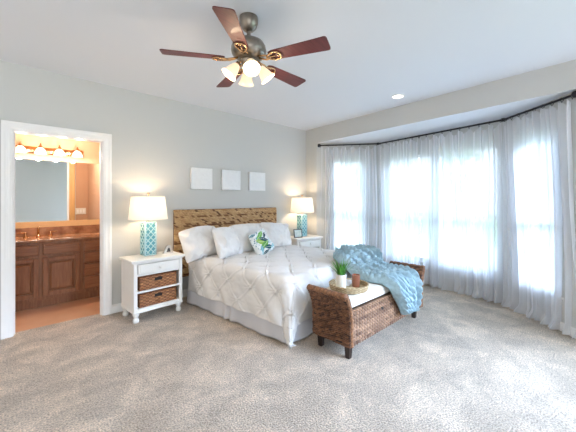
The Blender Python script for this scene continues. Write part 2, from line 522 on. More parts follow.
# ------------------------------------------------------------------ bathroom beyond the doorway
BY = 5.45
BX0, BX1 = -1.3, 1.14
bm = bmesh.new(); prism(bm, [(BX0, YA + .1), (BX1, YA + .1), (BX1, BY), (BX0, BY)], -.1, -.002)
struct('floor_bath', bm, M['bathfloor'])
bm = bmesh.new(); box(bm, BX0 - .1, BX1 + .1, BY, BY + .1, 0, 2.6)
struct('wall_bath_back', bm, M['bathwall'])
bm = bmesh.new(); box(bm, BX1, BX1 + .1, YA + .125, BY, 0, 2.6)
struct('wall_bath_right', bm, M['bathwall'])
bm = bmesh.new(); box(bm, BX0 - .1, BX0, YA + .125, BY, 0, 2.6)
struct('wall_bath_left', bm, M['bathwall'])
bm = bmesh.new(); box(bm, BX0, DOORX0 - .09, YA + .12, YA + .124, 0, 2.6); box(bm, DOORX1 + .09, BX1, YA + .12, YA + .124, 0, 2.6)
box(bm, DOORX0 - .09, DOORX1 + .09, YA + .12, YA + .124, DOORH + .09, 2.6)
struct('wall_bath_front', bm, M['bathwall'])
bm = bmesh.new(); box(bm, BX0 - .1, BX1 + .1, YA + .125, BY + .1, 2.6, 2.7)
struct('ceiling_bath', bm, M['bathwall'])

VF = 4.90
van = empty('vanity_cabinet', (0, VF, 0), 0, 'brown oak vanity cabinet with marble top seen through the doorway', 'cabinet')
VX0, VX1 = -.75, 1.12
bm = bmesh.new()
box(bm, VX0, VX1, .0, BY - VF - .005, .105, .835); box(bm, VX0, VX1, .06, BY - VF - .005, 0.0, .105)
obj('body', bm, M['oak'], van)
bm = bmesh.new(); box(bm, VX0, VX1 + .01, -.025, BY - VF - .005, .835, .87, .008)
obj('countertop', bm, M['marble'], van)
bm = bmesh.new(); box(bm, VX0, VX1 + .01, BY - VF - .03, BY - VF - .005, .87, .985, .004)
obj('backsplash', bm, M['marble'], van)
def panel_door(x0, x1, z0, z1):
    bm = bmesh.new()
    box(bm, x0 + .01, x1 - .01, -.008, 0, z0 + .01, z1 - .01)
    r = .055
    box(bm, x0, x0 + r, -.03, 0, z0, z1, .006); box(bm, x1 - r, x1, -.03, 0, z0, z1, .006)
    box(bm, x0 + r, x1 - r, -.03, 0, z0, z0 + r, .006); box(bm, x0 + r, x1 - r, -.03, 0, z1 - r, z1, .006)
    box(bm, x0 + r + .014, x1 - r - .014, -.026, -.004, z0 + r + .014, z1 - r - .014, .017, 1)
    return obj('door', bm, M['oak'], van)
for x0, x1 in ((-.42, -.06), (-.03, .315), (.355, .745)):
    panel_door(x0, x1, .15, .64)
for x0, x1, z0, z1 in ((-.42, -.06, .675, .80), (-.03, .315, .675, .80), (.355, .745, .675, .80),
                       (.79, 1.10, .675, .80), (.79, 1.10, .515, .65), (.79, 1.10, .345, .49), (.79, 1.10, .15, .32)):
    bm = bmesh.new(); box(bm, x0, x1, -.03, 0, z0, z1, .01)
    obj('drawer', bm, M['oakh'], van)

bm = bmesh.new(); box(bm, VX0, BX1 - .005, BY - .022, BY, .985, 1.065, .003)
struct('trim_3', bm, M['ledge'])
bm = bmesh.new(); box(bm, -.9, BX1 - .004, BY - .008, BY - .001, 1.067, 1.93)
tag(obj('wall_mirror', bm, M['mirror']), 'wide frameless mirror on the wall above the vanity', 'mirror')

# widespread faucet
fa = empty('faucet', (.335, 5.26, .87), 0, 'warm metal widespread faucet on the brown vanity top', 'faucet')
bm = bmesh.new()
lathe(bm, [(.028, 0), (.028, .01), (.018, .016), (.014, .03)], 16)
tube(bm, [(0, 0, .02), (0, -.005, .09), (0, -.03, .135), (0, -.075, .14), (0, -.105, .115)], [.014, .013, .012, .011, .011], 10)
obj('spout', bm, M['brass'], fa, True)
for s in (-1, 1):
    bm = bmesh.new()
    Mx = Matrix.Translation((s * .13, 0, 0))
    lathe(bm, [(.026, 0), (.026, .01), (.016, .016), (.013, .05), (.016, .065), (0, .07)], 16, Mx)
    tube(bm, [(s * .13, 0, .058), (s * .16, -.02, .07), (s * .2, -.03, .066)], [.009, .007, .006], 8)
    obj('handle', bm, M['brass'], fa, True)

# vanity light: bar with four bells
vl = empty('vanity_light', (.47, BY, 2.06), 0, 'four bulb brass light bar above the bathroom mirror', 'wall light')
bm = bmesh.new()
box(bm, -.40, .40, -.02, 0, -.045, .045, .018, 3); box(bm, -.37, .37, -.035, -.02, -.022, .022, .01, 3)
obj('back_plate', bm, M['brass'], vl, True, 40)
for k in range(4):
    x = -.315 + .21 * k
    bm = bmesh.new()
    tube(bm, [(x, -.02, 0), (x, -.07, .02), (x, -.105, .05)], .008, 8)
    lathe(bm, [(.024, .015), (.026, .04), (.012, .065), (.004, .09), (0, .092)], 14, Matrix.Translation((x, -.105, 0)))
    obj('arm', bm, M['brass'], vl, True)
    bm = bmesh.new()
    lathe(bm, [(.026, .03), (.045, .01), (.062, -.025), (.07, -.06), (.067, -.06), (.058, -.025), (.042, .005), (.02, .025)], 24, Matrix.Translation((x, -.105, 0)), caps=False)
    sh = obj('lamp_shade', bm, M['fanglass'], vl, True)
    bm = bmesh.new(); lathe(bm, [(0, -.055), (.02, -.045), (.027, -.025), (.02, 0), (.012, .02), (0, .022)], 16, Matrix.Translation((x, -.105, 0)))
    obj('bulb', bm, M['bulb'], sh, True)
    point('vanity_bulb_light', (x, -.32, -.06), 4.8, (1.0, .88, .74), .05, vl)

# triple switch on the bathroom side of the wall, seen in the mirror
sw = empty('light_switch', (1.03, YA + .124, 1.16), 0, 'pale triple light switch plate mirrored above the vanity', 'light switch')
obj('plate', B(-.08, .08, 0, .008, -.058, .058, .003), M['cream'], sw)
for k in (-1, 0, 1):
    obj('toggle', B(k * .046 - .012, k * .046 + .012, .008, .014, -.03, .03, .002), M['trim'], sw)

# ------------------------------------------------------------------ bed
ba = R(5.5)
bed = empty('bed', (2.60, 3.93, 0), ba, 'large bed with woven headboard, grey bed skirt and white bedding', 'bed')
BW, BL = 1.70, 1.84
bm = bmesh.new(); box(bm, -BW / 2 + .03, BW / 2 - .03, -BL + .03, -.02, .14, .34, .02)
obj('box_spring', bm, M['skirt'], bed)
bm = bmesh.new(); box(bm, -BW / 2 + .03, BW / 2 - .03, -BL + .03, -.02, .345, .585, .06, 4)
obj('mattress', bm, M['linen'], bed, True)
# skirt: outline path round three sides with inverted pleats
def skirt_path(n=700):
    hw = BW / 2; r = .09
    pts = []
    for y in np.linspace(-.05, -BL + r, 200): pts.append((-hw, y, -1, 0))
    for a in np.linspace(PI, 1.5 * PI, 30): pts.append((-hw + r + r * math.cos(a), -BL + r + r * math.sin(a), math.cos(a), math.sin(a)))
    for x in np.linspace(-hw + r, hw - r, 200): pts.append((x, -BL, 0, -1))
    for a in np.linspace(1.5 * PI, 2 * PI, 30): pts.append((hw - r + r * math.cos(a), -BL + r + r * math.sin(a), math.cos(a), math.sin(a)))
    for y in np.linspace(-BL + r, -.05, 200): pts.append((hw, y, 1, 0))
    return np.array(pts)
sp = skirt_path()
arc = np.concatenate([[0], np.cumsum(np.hypot(*np.diff(sp[:, :2], axis=0).T))])
zz = np.linspace(.012, .34, 16)
P = np.zeros((len(sp), len(zz), 3))
for j, z in enumerate(zz):
    t = (.34 - z) / .33
    w = t * (.012 * np.sin(arc * 9 + 1) + .008 * np.sin(arc * 23) + .012)
    pl = np.zeros(len(sp))
    for c in (0.88, 2.65, 4.4):
        pl += -.05 * t * np.exp(-((arc - c) / .018) ** 2) + .018 * t * (np.exp(-((arc - c - .05) / .03) ** 2) + np.exp(-((arc - c + .05) / .03) ** 2))
    P[:, j, 0] = sp[:, 0] + sp[:, 2] * (w + pl - .015); P[:, j, 1] = sp[:, 1] + sp[:, 3] * (w + pl - .015)
    P[:, j, 2] = z + .006 * np.sin(arc * 9)
gridsheet('bed_skirt', P, M['skirt'], bed, .004)

# headboard: woven bands on a frame; square to the wall
inv = Matrix.Rotation(-ba, 4, 'Z')
HB0, HB1, HBY = 1.69, 3.53, 4.035
nu, nv = 560, 330
U = np.linspace(0, HB1 - HB0, nu)[:, None] * np.ones((1, nv)); V = np.linspace(.30, 1.232, nv)[None, :] * np.ones((nu, 1))
row = V / .026; ri = np.floor(row).astype(int); rf = row - ri
rr = np.random.default_rng(7)
roff = rr.random(200); rtint = rr.random(200)
diag = U / .04 + roff[ri] * 7 + (rf - .5) * .8
di = np.floor(diag).astype(int); df = diag - di
hgt = .013 * np.sqrt(np.clip(np.sin(PI * rf), 0, 1)) * (.5 + .5 * np.sqrt(np.clip(np.sin(PI * df), 0, 1)))
sc = rr.random((200, 500))[ri, di % 500]
band = np.isin(ri % 6, (1, 3))
c0 = np.array(srgb(158, 116, 72)); c1 = np.array(srgb(212, 180, 132)); c2 = np.array(srgb(108, 70, 42))
mixk = (.55 * rtint[ri] + .45 * sc)[..., None]
colr = c0 + (c1 - c0) * mixk
band = np.isin(ri % 9, (2, 3, 7))
colr = np.array(srgb(176, 134, 90)) + (np.array(srgb(226, 194, 146)) - np.array(srgb(176, 134, 90))) * (.4 * rtint[ri] + .6 * sc)[..., None]
colr = np.where((band & (sc > .55))[..., None], np.array(srgb(134, 92, 56)), colr)
colr = np.where((sc < .06)[..., None], np.array(srgb(110, 74, 46)), colr)
Q = np.stack([HB0 + U, np.full_like(U, HBY), V], -1)
bow = .012 * np.clip((V - 1.17) / .06, 0, 1) ** 2
Q[..., 1] += bow
# into bed-local space
def to_bed(Q):
    q = Q.reshape(-1, 3) - np.array([2.60, 3.93, 0])
    c, s = math.cos(-ba), math.sin(-ba)
    return np.stack([q[:, 0] * c - q[:, 1] * s, q[:, 0] * s + q[:, 1] * c, q[:, 2]], -1).reshape(Q.shape)
hb = gridsheet('headboard', to_bed(Q), M['rope'], bed, .035, hgt, colr)
Mb = Matrix.Rotation(-ba, 4, 'Z') @ Matrix.Translation((-2.60, -3.93, 0))
for x in (HB0, HB1 - .06):
    bm = bmesh.new(); box(bm, x, x + .06, HBY + .012, HBY + .05, 0, 1.2, .006, M=Mb)
    obj('headboard_post', bm, M['headpost'], hb)

# comforter
def tuft(s, t):
    p = .37
    a = (s + t) / p; b = (s - t) / p
    a = a + .05 * np.sin(b * 2.1 + 1); b = b + .05 * np.sin(a * 1.7)
    da = np.abs(a - np.round(a)); db = np.abs(b - np.round(b))
    d2 = da ** 2 + db ** 2
    puff = (np.sin(PI * (a - np.floor(a))) * np.sin(PI * (b - np.floor(b)))) ** .6
    knot = np.exp(-d2 / .0016)
    near = np.exp(-d2 / .05)
    wa = .02 + .03 * np.clip(db, 0, .5); wb = .02 + .03 * np.clip(da, 0, .5)
    ridge = np.exp(-(da / wa) ** 2) * (.4 + .6 * np.exp(-db * 5)) + np.exp(-(db / wb) ** 2) * (.4 + .6 * np.exp(-da * 5))
    ang = np.arctan2(db + 1e-6, da + 1e-6)
    fan = np.sin(ang * 14) * near * (1 - np.exp(-d2 / .004))
    return .018 * puff + .026 * ridge - .012 * near + .018 * knot + .012 * fan
DR = .40
hw = BW / 2 + .0; ft = BL
ns, nt_ = 290, 240
ss = np.linspace(-hw - DR, hw + DR, ns); tt = np.linspace(.10, ft + DR, nt_)
Sg, Tg = np.meshgrid(ss, tt, indexing='ij')
def drape(Sg, Tg, hw, ft, ztop, r=.09, zmin=.02):
    cr = .10
    ci = np.clip(Sg, -hw + cr, hw - cr); cj = np.minimum(Tg, ft - cr)
    ex = Sg - ci; ey = Tg - cj
    pn = 1.7
    ax, ay = np.abs(ex), np.abs(ey)
    rad = (ax ** pn + ay ** pn) ** (1 / pn)
    nrm = np.hypot(ex, ey) + 1e-9
    nx, ny = ex / nrm, ey / nrm
    d = np.maximum(rad - (cr - r), 0)           # arc length past where bending starts
    ang = np.clip(d / r, 0, PI / 2)
    outw = np.minimum(rad, cr - r) + r * np.sin(ang)
    down = r * (1 - np.cos(ang)) + np.maximum(d - r * PI / 2, 0)
    corner = np.clip(2 * np.minimum(ax, ay) / (ax + ay + 1e-9), 0, 1)
    X = ci + nx * outw; Y = cj + ny * outw
    hang = np.clip(down / .5, 0, 1.3)
    X = X + nx * (.012 + .05 * corner ** 3) * hang; Y = Y + ny * (.012 + .05 * corner ** 3) * hang
    Z = ztop - down
    return X, Y, np.maximum(Z, zmin), nx, ny, hang
X, Y, Z, nx, ny, hang = drape(Sg, Tg, hw, ft, .622)
wob = hang * (.018 * np.sin(Tg * 11 + Sg * 3) + .012 * np.sin(Tg * 23 + 2 + Sg * 17)) * .8
X += nx * wob; Y += ny * wob
Z += .012 * (vnoise(Sg, Tg, 3, 5, 5) - .5)
Z += np.where(hang > .9, .02 * np.sin(Tg * 7 + Sg * 6), 0)
P = np.stack([X, -Y, Z], -1)
h = tuft(Sg + .04, Tg) + .004 * (vnoise(Sg, Tg, 9, 30, 30) - .5) + .006 * (vnoise(Sg, Tg, 11, 12, 12) - .5)
cf = gridsheet('comforter', P[:, ::-1], M['linen'], None, .012, h[:, ::-1])
cf.location = (2.60, 3.93, 0); cf.rotation_euler = (0, 0, ba)
tag(cf, 'white pinch pleated comforter spread over the bed', 'comforter')

# pillows
def pillow(name, w, h, t, loc, lean, rz, roll, m, label, cat, group=None, seed=1, col=None, n=90, dog=.028):
    u = np.linspace(-1, 1, n); Ug, Vg = np.meshgrid(u, u, indexing='ij')
    prof = np.clip((1 - np.abs(Ug) ** 3.2), 0, 1) ** .5 * np.clip((1 - np.abs(Vg) ** 3.2), 0, 1) ** .5
    pinx = 1 - dog * 2 * (1 - Vg ** 2) * np.abs(Ug) ** 3; pinz = 1 - dog * 2.4 * (1 - Ug ** 2) * np.abs(Vg) ** 3
    wr = (vnoise(Ug, Vg, seed, 2.2, 2.2) - .5) * .036 + (vnoise(Ug, Vg, seed + 5, 8, 5) - .5) * .016
    rng_a = np.arctan2(1.25 - Vg, Ug * np.sign(Ug + 1e-6) - 1.3)
    crease = .013 * np.sin(rng_a * 17 + seed * 1.3 + 2 * vnoise(Ug, Vg, seed + 8, 2, 2)) * np.abs(Ug) ** 1.2 * vnoise(Ug, Vg, seed + 3, 3, 3) * 1.6
    rip = crease + .006 * np.sin(10 * Ug + 5 * np.sin(3 * Vg + seed)) * np.abs(Vg) ** 2
    pinx = pinx - .045 * np.abs(Vg) ** 8; pinz = pinz - .045 * np.abs(Ug) ** 8
    x = Ug * w / 2 * pinx; z = Vg * h / 2 * pinz + .012 * np.sin(2 * Ug + seed)
    z = z - .05 * w * Ug ** 2 * (.5 + .5 * Vg)
    d = t / 2 * prof * (1 - .32 * Vg) + (wr + rip) * np.minimum(prof * 2, 1)
    front = np.stack([x, -d, z], -1); back = np.stack([x, t / 2 * prof * .8, z], -1)
    V = np.concatenate([front.reshape(-1, 3), back.reshape(-1, 3)])
    idx = np.arange(n * n).reshape(n, n)
    q = np.stack([idx[:-1, :-1], idx[1:, :-1], idx[1:, 1:], idx[:-1, 1:]], -1).reshape(-1, 4)
    F = np.concatenate([q, q[:, ::-1] + n * n])
    me = bpy.data.meshes.new(name); me.from_pydata(V.tolist(), [], F.tolist())
    if col is not None:
        at = me.color_attributes.new('tint', 'FLOAT_COLOR', 'POINT')
        c = np.ones((len(V), 4), np.float32); cc = col(Ug, Vg).reshape(-1, 3)
        c[:n * n, :3] = cc; c[n * n:, :3] = cc
        at.data.foreach_set('color', c.ravel())
    b2 = bmesh.new(); b2.from_mesh(me); bmesh.ops.remove_doubles(b2, verts=b2.verts[:], dist=1e-4); b2.to_mesh(me); b2.free()
    me.polygons.foreach_set('use_smooth', [True] * len(me.polygons))
    me.materials.append(m)
    o = link(bpy.data.objects.new(name, me))
    o.matrix_world = Matrix.Translation(loc) @ Matrix.Rotation(rz, 4, 'Z') @ Matrix.Rotation(-lean, 4, 'X') @ Matrix.Rotation(roll, 4, 'Y') @ Matrix.Translation((0, 0, h / 2))
    tag(o, label, cat, group)
    return o
PG = 'white pillows against the headboard'
ZB = .604
pillow('pillow', .60, .45, .21, (1.92, 3.58, ZB), R(24), R(8), R(-3), M['linen'], 'white pillow nearest the lattice lamp, at the doorway end of the row', 'pillow', PG, 1)
pillow('pillow', .46, .43, .19, (2.17, 3.38, ZB), R(20), R(20), R(3), M['linen'], 'second white pillow from the lattice lamp, narrow and upright', 'pillow', PG, 2)
pillow('pillow', .58, .45, .20, (2.57, 3.50, ZB), R(20), R(6), R(-2), M['linen'], 'white pillow in the middle of the row, beside the leaf print cushion', 'pillow', PG, 3)
pillow('pillow', .52, .44, .17, (2.93, 3.68, ZB), R(20), R(4), R(0), M['linen'], 'white pillow directly behind the leaf print cushion', 'pillow', PG, 4)
pillow('pillow', .56, .45, .18, (3.15, 3.55, ZB), R(24), R(-4), R(7), M['linen'], 'white pillow tilted sideways at the end of the row by the curtains', 'pillow', PG, 5)
def leafprint(u, v):
    base = np.ones(u.shape + (3,)) * np.array(srgb(226, 230, 230))
    sp = vnoise(u, v, 31, 14, 14)
    base = np.where((sp > .78)[..., None], np.array(srgb(120, 150, 160)), base)
    L = [(-.62, .35, .3, .12, 60, (86, 150, 170)), (-.1, .55, .55, .2, 25, (120, 178, 96)), (-.35, .1, .55, .2, 150, (150, 182, 92)),
         (.05, .12, .5, .16, -35, (24, 66, 92)), (-.2, -.25, .6, .2, 15, (104, 160, 84)), (.35, .4, .42, .13, 35, (20, 58, 84)),
         (.1, -.55, .5, .17, -20, (30, 84, 98)), (-.6, -.5, .4, .15, 70, (110, 168, 184)), (.6, -.6, .4, .13, 20, (140, 190, 205)),
         (-.75, .8, .3, .1, 0, (70, 120, 140)), (.45, -.15, .35, .12, 60, (190, 214, 220)), (-.3, -.78, .35, .12, 10, (24, 66, 92))]
    for cx, cy, a, b, ang, c in L:
        an = R(ang); x = (u - cx) * math.cos(an) + (v - cy) * math.sin(an); y = -(u - cx) * math.sin(an) + (v - cy) * math.cos(an)
        w = b * np.clip(1 - np.abs(x / a) ** 1.6, 0, 1)
        ins = (np.abs(y) < w) & (np.abs(x) < a)
        base = np.where(ins[..., None], np.array(srgb(*c)), base)
        vein = ins & (np.abs(y) < .012)
        base = np.where(vein[..., None], np.array(srgb(210, 222, 200)), base)
    return base
pillow('throw_cushion', .38, .38, .14, (2.66, 3.24, ZB), R(26), R(10), R(-9), M['cushion'], 'small square cushion printed with green, teal and navy leaves', 'cushion', None, 6, leafprint, 130, .05)

# ------------------------------------------------------------------ nightstands
def nightstand(loc, rz, label):
    t = empty('nightstand', loc, rz, label, 'nightstand', 'white nightstands beside the bed')
    W, D = .285, .19
    bm = bmesh.new()
    for sx in (-1, 1):
        x0, x1 = sorted((sx * W, sx * (W - .022))); box(bm, x0, x1, -D + .02, D, .11, .665, .002, 1)
        x0, x1 = sorted((sx * W, sx * (W - .04))); box(bm, x0, x1, -D, -D + .03, .11, .665, .004, 1)
    box(bm, -W + .02, W - .02, D - .012, D, .11, .665)
    for z0, z1 in ((.11, .155), (.325, .345), (.515, .535), (.65, .668)):
        box(bm, -W + .02, W - .02, -D + .005, D - .01, z0, z1, .002, 1)
    box(bm, -W - .006, W + .006, -D - .006, D + .004, .108, .128, .006)
    obj('body', bm, M['white'], t)
    bm = bmesh.new(); box(bm, -W - .03, W + .03, -D - .025, D + .005, .672, .70, .008, 3); box(bm, -W - .012, W + .012, -D - .012, D + .003, .66, .674, .004)
    obj('top', bm, M['white'], t)
    bm = bmesh.new(); box(bm, -W + .045, W - .045, -D - .008, -D + .2, .54, .645, .004)
    box(bm, -W + .065, W - .065, -D - .012, -D - .004, .556, .629, .006)
    d = obj('drawer', bm, M['white'], t)
    bm = bmesh.new(); lathe(bm, [(.008, 0), (.007, .012), (.015, .02), (.016, .028), (.008, .034), (0, .035)], 16, Matrix.Translation((0, -D - .011, .594)) @ Matrix.Rotation(R(90), 4, 'X'))
    obj('knob', bm, M['white'], d, True)
    for sx in (-1, 1):
        for sy in (-1, 1):
            bm = bmesh.new()
            lathe(bm, [(.022, 0), (.03, .008), (.034, .025), (.028, .045), (.019, .055), (.026, .066), (.033, .08), (.035, .108)], 20, Matrix.Translation((sx * (W - .035), sy * (D - .035), 0)))
            obj('leg', bm, M['white'], t, True, 50)
    return t
NS1 = (1.305, 3.765, 0); NR = R(4)
nightstand(NS1, NR, 'white nightstand with two wicker baskets between doorway and bed')
NS2 = (3.965, 3.80, 0)
nightstand(NS2, R(-4.5), 'white nightstand half hidden behind the bed near the curtains')

def weave_cols(sc, a, b, c, thr=.015):
    a, b, c = (np.array(srgb(*k)) for k in (a, b, c))
    col = a + (b - a) * sc[..., None]
    return np.where((sc < thr)[..., None], c, col)
def weave(Ug, Vg, pu, pv, amp, seed, pal, grid=False):
    i = np.floor(Ug / pu).astype(int); fj = Vg / pv
    j = np.floor(fj).astype(int)
    fu = Ug / pu - i; fv = fj - j
    over = np.abs(fu - .5) < .34 if grid else ((i + j) % 2 == 0)
    hb_ = np.sqrt(np.clip(np.sin(PI * fv), 0, 1))
    hu = np.where(over, np.sqrt(np.clip(np.sin(PI * fu), 0, 1)), -.35 + .3 * np.abs(np.cos(PI * fu)))
    r2 = np.random.default_rng(seed)
    tb = r2.random((400, 400))
    sc = tb[j % 400, (i // 1) % 400] * .6 + tb[(j + 13) % 400, 5] * .4
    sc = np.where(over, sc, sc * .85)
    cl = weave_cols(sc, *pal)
    cl = np.where(over[..., None], cl, cl * .45 + .55 * np.array(srgb(*pal[2])))  # gaps and under cells darkened in the colour, standing in for shade between strands
    return amp * hb_ * (.35 + .65 * hu), cl
BASK = ((148, 88, 50), (214, 156, 102), (92, 50, 28))
def basket(z0, label):
    w, d, hh = .215, .165, .145
    t = empty('basket', (NS1[0], NS1[1], z0), NR, label, 'basket', 'wicker baskets in the nightstand')
    bm = bmesh.new(); box(bm, -w + .006, w - .006, -d + .006, d - .006, 0, .012)
    for x0, x1, y0, y1 in ((-w + .004, -w + .012, -d, d), (w - .012, w - .004, -d, d), (-w, w, d - .012, d - .004)):
        box(bm, x0, x1, y0, y1, 0, hh)
    x_ = obj('body', bm, mat('basket_sides', srgb(140, 88, 52), .6, var=.3, vscale=40), t)
    n1, n2 = 170, 60
    Ug, Vg = np.meshgrid(np.linspace(0, 2 * w, n1), np.linspace(0, hh, n2), indexing='ij')
    hgt, cl = weave(Ug, Vg, .034, .017, .010, 3, BASK)
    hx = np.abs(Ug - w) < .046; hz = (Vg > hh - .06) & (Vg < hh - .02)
    hole_shade = hx & hz
    hgt = np.where(hole_shade, -.03, hgt); cl = np.where(hole_shade[..., None], np.array(srgb(26, 16, 12)), cl)  # handle opening is only a dent, its inner shade coloured near black
    P = np.stack([Ug - w, np.full_like(Ug, -d), Vg], -1)
    gridsheet('front', P, M['wicker'], t, .006, hgt, cl)
    bm = bmesh.new(); tube(bm, [(-w, -d, hh), (w, -d, hh), (w, d - .01, hh), (-w, d - .01, hh)], .008, 8, closed=True)
    obj('rim', bm, mat('basket_rim', srgb(120, 70, 40), .55, var=.3, vscale=60), t, True)
    return t
basket(.346, 'upper wicker basket under the nightstand drawer')
basket(.156, 'lower wicker basket on the bottom shelf of the nightstand')

# ------------------------------------------------------------------ table lamps
def table_lamp(loc, rz, label):
    t = empty('table_lamp', loc, rz, label, 'lamp', 'table lamps with white shades')
    w, hh = .066, .405
    bm = bmesh.new(); box(bm, -w, w, -w, w, 0, hh, .006, 2)
    b = obj('base', bm, M['aqua'], t)
    bm = bmesh.new()
    for face in range(4):                     # raised lattice strips on the four faces
        Mx = Matrix.Rotation(face * PI / 2, 4, 'Z')
        k = -hh
        step = .07
        while k < hh + .2:
            for sg in (1, -1):
                pts = []
                for x in np.linspace(-w + .008, w - .008, 9):
                    z = k + sg * x * 1.1 + hh / 2
                    if .014 < z < hh - .014: pts.append(Mx @ Vector((x, -w - .001, z)))
                if len(pts) > 1: tube(bm, pts, .0066, 6)
            k += step
        for x in (-w + .006, w - .006): tube(bm, [Mx @ Vector((x, -w, .008)), Mx @ Vector((x, -w, hh - .008))], .007, 6)
        for z in (.01, hh - .01): tube(bm, [Mx @ Vector((-w + .006, -w, z)), Mx @ Vector((w - .006, -w, z))], .007, 6)
    obj('lattice', bm, mat('pale_aqua_glaze', srgb(176, 216, 222), .15, coat=.5), t, True)
    bm = bmesh.new(); lathe(bm, [(.03, hh), (.03, hh + .008), (.012, hh + .012), (.012, hh + .12), (0, hh + .12)], 16)
    obj('neck', bm, M['nickel'], t, True, 40)
    bm = bmesh.new()
    z0, z1 = .435, .71
    n = 48
    lathe(bm, [(.22, z0), (.187, z1)], n, caps=False)
    s = obj('lamp_shade', bm, M['shade'], t, True)
    for z, r in ((z0, .22), (z1, .187)):
        bm = bmesh.new()
        tube(bm, [(r * math.cos(a), r * math.sin(a), z) for a in np.linspace(0, 2 * PI, 49)[:-1]], .0035, 6, closed=True)
        if z == z1:
            for a in (0, 2 * PI / 3, 4 * PI / 3):
                tube(bm, [(0, 0, z1 - .01), ((.187) * math.cos(a), (.187) * math.sin(a), z1 - .003)], .002, 5)
        obj('shade_ring', bm, M['cream'], s, True)
    bm = bmesh.new(); lathe(bm, [(.004, z1 - .02), (.004, z1 + .02), (.012, z1 + .026), (.014, z1 + .038), (.006, z1 + .048), (0, z1 + .05)], 14)
    obj('finial', bm, M['brass'], t, True)
    bm = bmesh.new(); lathe(bm, [(0, hh + .12), (.014, hh + .122), (.03, hh + .16), (.026, hh + .19), (0, hh + .2)], 16)
    obj('bulb', bm, M['bulb'], t, True)
    point('lamp_light', (0, 0, .58), 6.5, (1.0, .74, .48), .05, t)
    return t
table_lamp((1.275, 3.82, .70), R(4), 'lit aqua lattice table lamp on the nightstand with wicker baskets')
table_lamp((4.00, 3.85, .70), R(-4.5), 'lit pale blue table lamp beside the curtained bay, behind the bed')

# small silver A-frame ornament
ca = empty('silver_ornament', (1.50, 3.79, .70), R(4), 'small silver triangular ornament beside the lattice lamp', 'ornament')
bm = bmesh.new()
tri = [(-.062, 0), (.062, 0), (.03, .085), (.0, .10), (-.02, .085)]
tri_in = [(x * .4, z * .5 + .018) for x, z in tri]
def plate(bm, poly, y0, y1):
    a = [bm.verts.new((x, y0, z)) for x, z in poly]; b = [bm.verts.new((x, y1, z)) for x, z in poly]
    bm.faces.new(a); bm.faces.new(b[::-1])
    for i in range(len(poly)): bm.faces.new((a[i], a[(i + 1) % len(poly)], b[(i + 1) % len(poly)], b[i]))
plate(bm, tri, -.022, .022)
obj('body', bm, M['silver'], ca)
bm = bmesh.new(); plate(bm, tri_in, -.026, -.021)
obj('face', bm, M['black'], ca)

pf = empty('photo_frame', (3.775, 3.725, .7015), R(-22), 'small black framed picture standing beside the far lamp', 'picture frame')
lean = Matrix.Rotation(R(-10), 4, 'X')
bm = bmesh.new()
for x0, x1, z0, z1 in ((-.08, .08, 0, .014), (-.08, .08, .136, .15), (-.08, -.066, 0, .15), (.066, .08, 0, .15)):
    box(bm, x0, x1, -.008, .008, z0, z1, .002, 1, M=lean)
box(bm, -.01, .01, .005, .012, .0, .1, M=Matrix.Rotation(R(-28), 4, 'X') @ Matrix.Translation((0, .0, .0)))
obj('frame', bm, M['black'], pf)
obj('print', B(-.067, .067, -.003, .004, .013, .137, M=lean), M['print'], pf)

# ------------------------------------------------------------------ wall canvases
for k, (x, lab) in enumerate(((1.935, 'white square canvas above the headboard, closest to the doorway'),
                               (2.44, 'white square canvas in the middle of three above the headboard'),
                               (2.955, 'white square canvas above the headboard, closest to the bay window'))):
    w = .335
    n = 50
    Ug, Vg = np.meshgrid(np.linspace(0, w, n), np.linspace(0, .31, n), indexing='ij')
    e = np.minimum(np.minimum(Ug, w - Ug), np.minimum(Vg, .31 - Vg))
    hg = np.where(e < .03, .003, 0) + .003 * vnoise(Ug, Vg, 40 + k, 40, 40)
    cv = empty('wall_canvas', (x, YA - .001, 1.525), 0, lab, 'picture', 'white canvases above the bed')
    gridsheet('panel', np.stack([Ug, np.full_like(Ug, -.036), Vg], -1), M['canvas'], cv, .034, hg)
    # part only where it shows: raised rim
    bm = bmesh.new()
    for x0, x1, z0, z1 in ((0, w, 0, .012), (0, w, .298, .31), (0, .012, 0, .31), (w - .012, w, 0, .31)):
        box(bm, x0, x1, -.041, -.034, z0, z1, .002, 1)
    obj('rim', bm, M['canvas'], cv)

# ------------------------------------------------------------------ wicker bench
BX_0, BX_1, BY_0, BY_1 = 2.125, 3.55, 1.485, 1.885
bench = empty('bench', ((BX_0 + BX_1) / 2, (BY_0 + BY_1) / 2, 0), 0, 'woven brown wicker bench at the foot of the bed', 'bench')
bl, bd = (BX_1 - BX_0) / 2, (BY_1 - BY_0) / 2
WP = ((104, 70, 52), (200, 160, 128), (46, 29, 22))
WPE = ((66, 41, 30), (160, 112, 80), (44, 28, 21))
def wpanel(name, x0, x1, y, ny, z0, z1, seed):
    n1, n2 = 640, 140
    Ug, Vg = np.meshgrid(np.linspace(x0, x1, n1), np.linspace(z0, z1, n2), indexing='ij')
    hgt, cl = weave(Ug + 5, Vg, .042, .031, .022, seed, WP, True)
    P = np.stack([Ug, np.full_like(Ug, y), Vg], -1)
    if ny > 0: P = P[::-1]; hgt = hgt[::-1]; cl = cl[::-1]
    return gridsheet(name, P, M['wicker'], bench, .03, hgt, cl)
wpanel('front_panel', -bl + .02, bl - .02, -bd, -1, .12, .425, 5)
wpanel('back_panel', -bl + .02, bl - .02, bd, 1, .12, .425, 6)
obj('seat_deck', B(-bl + .02, bl - .02, -bd + .02, bd - .02, .38, .415, .004), M['dark'], bench)
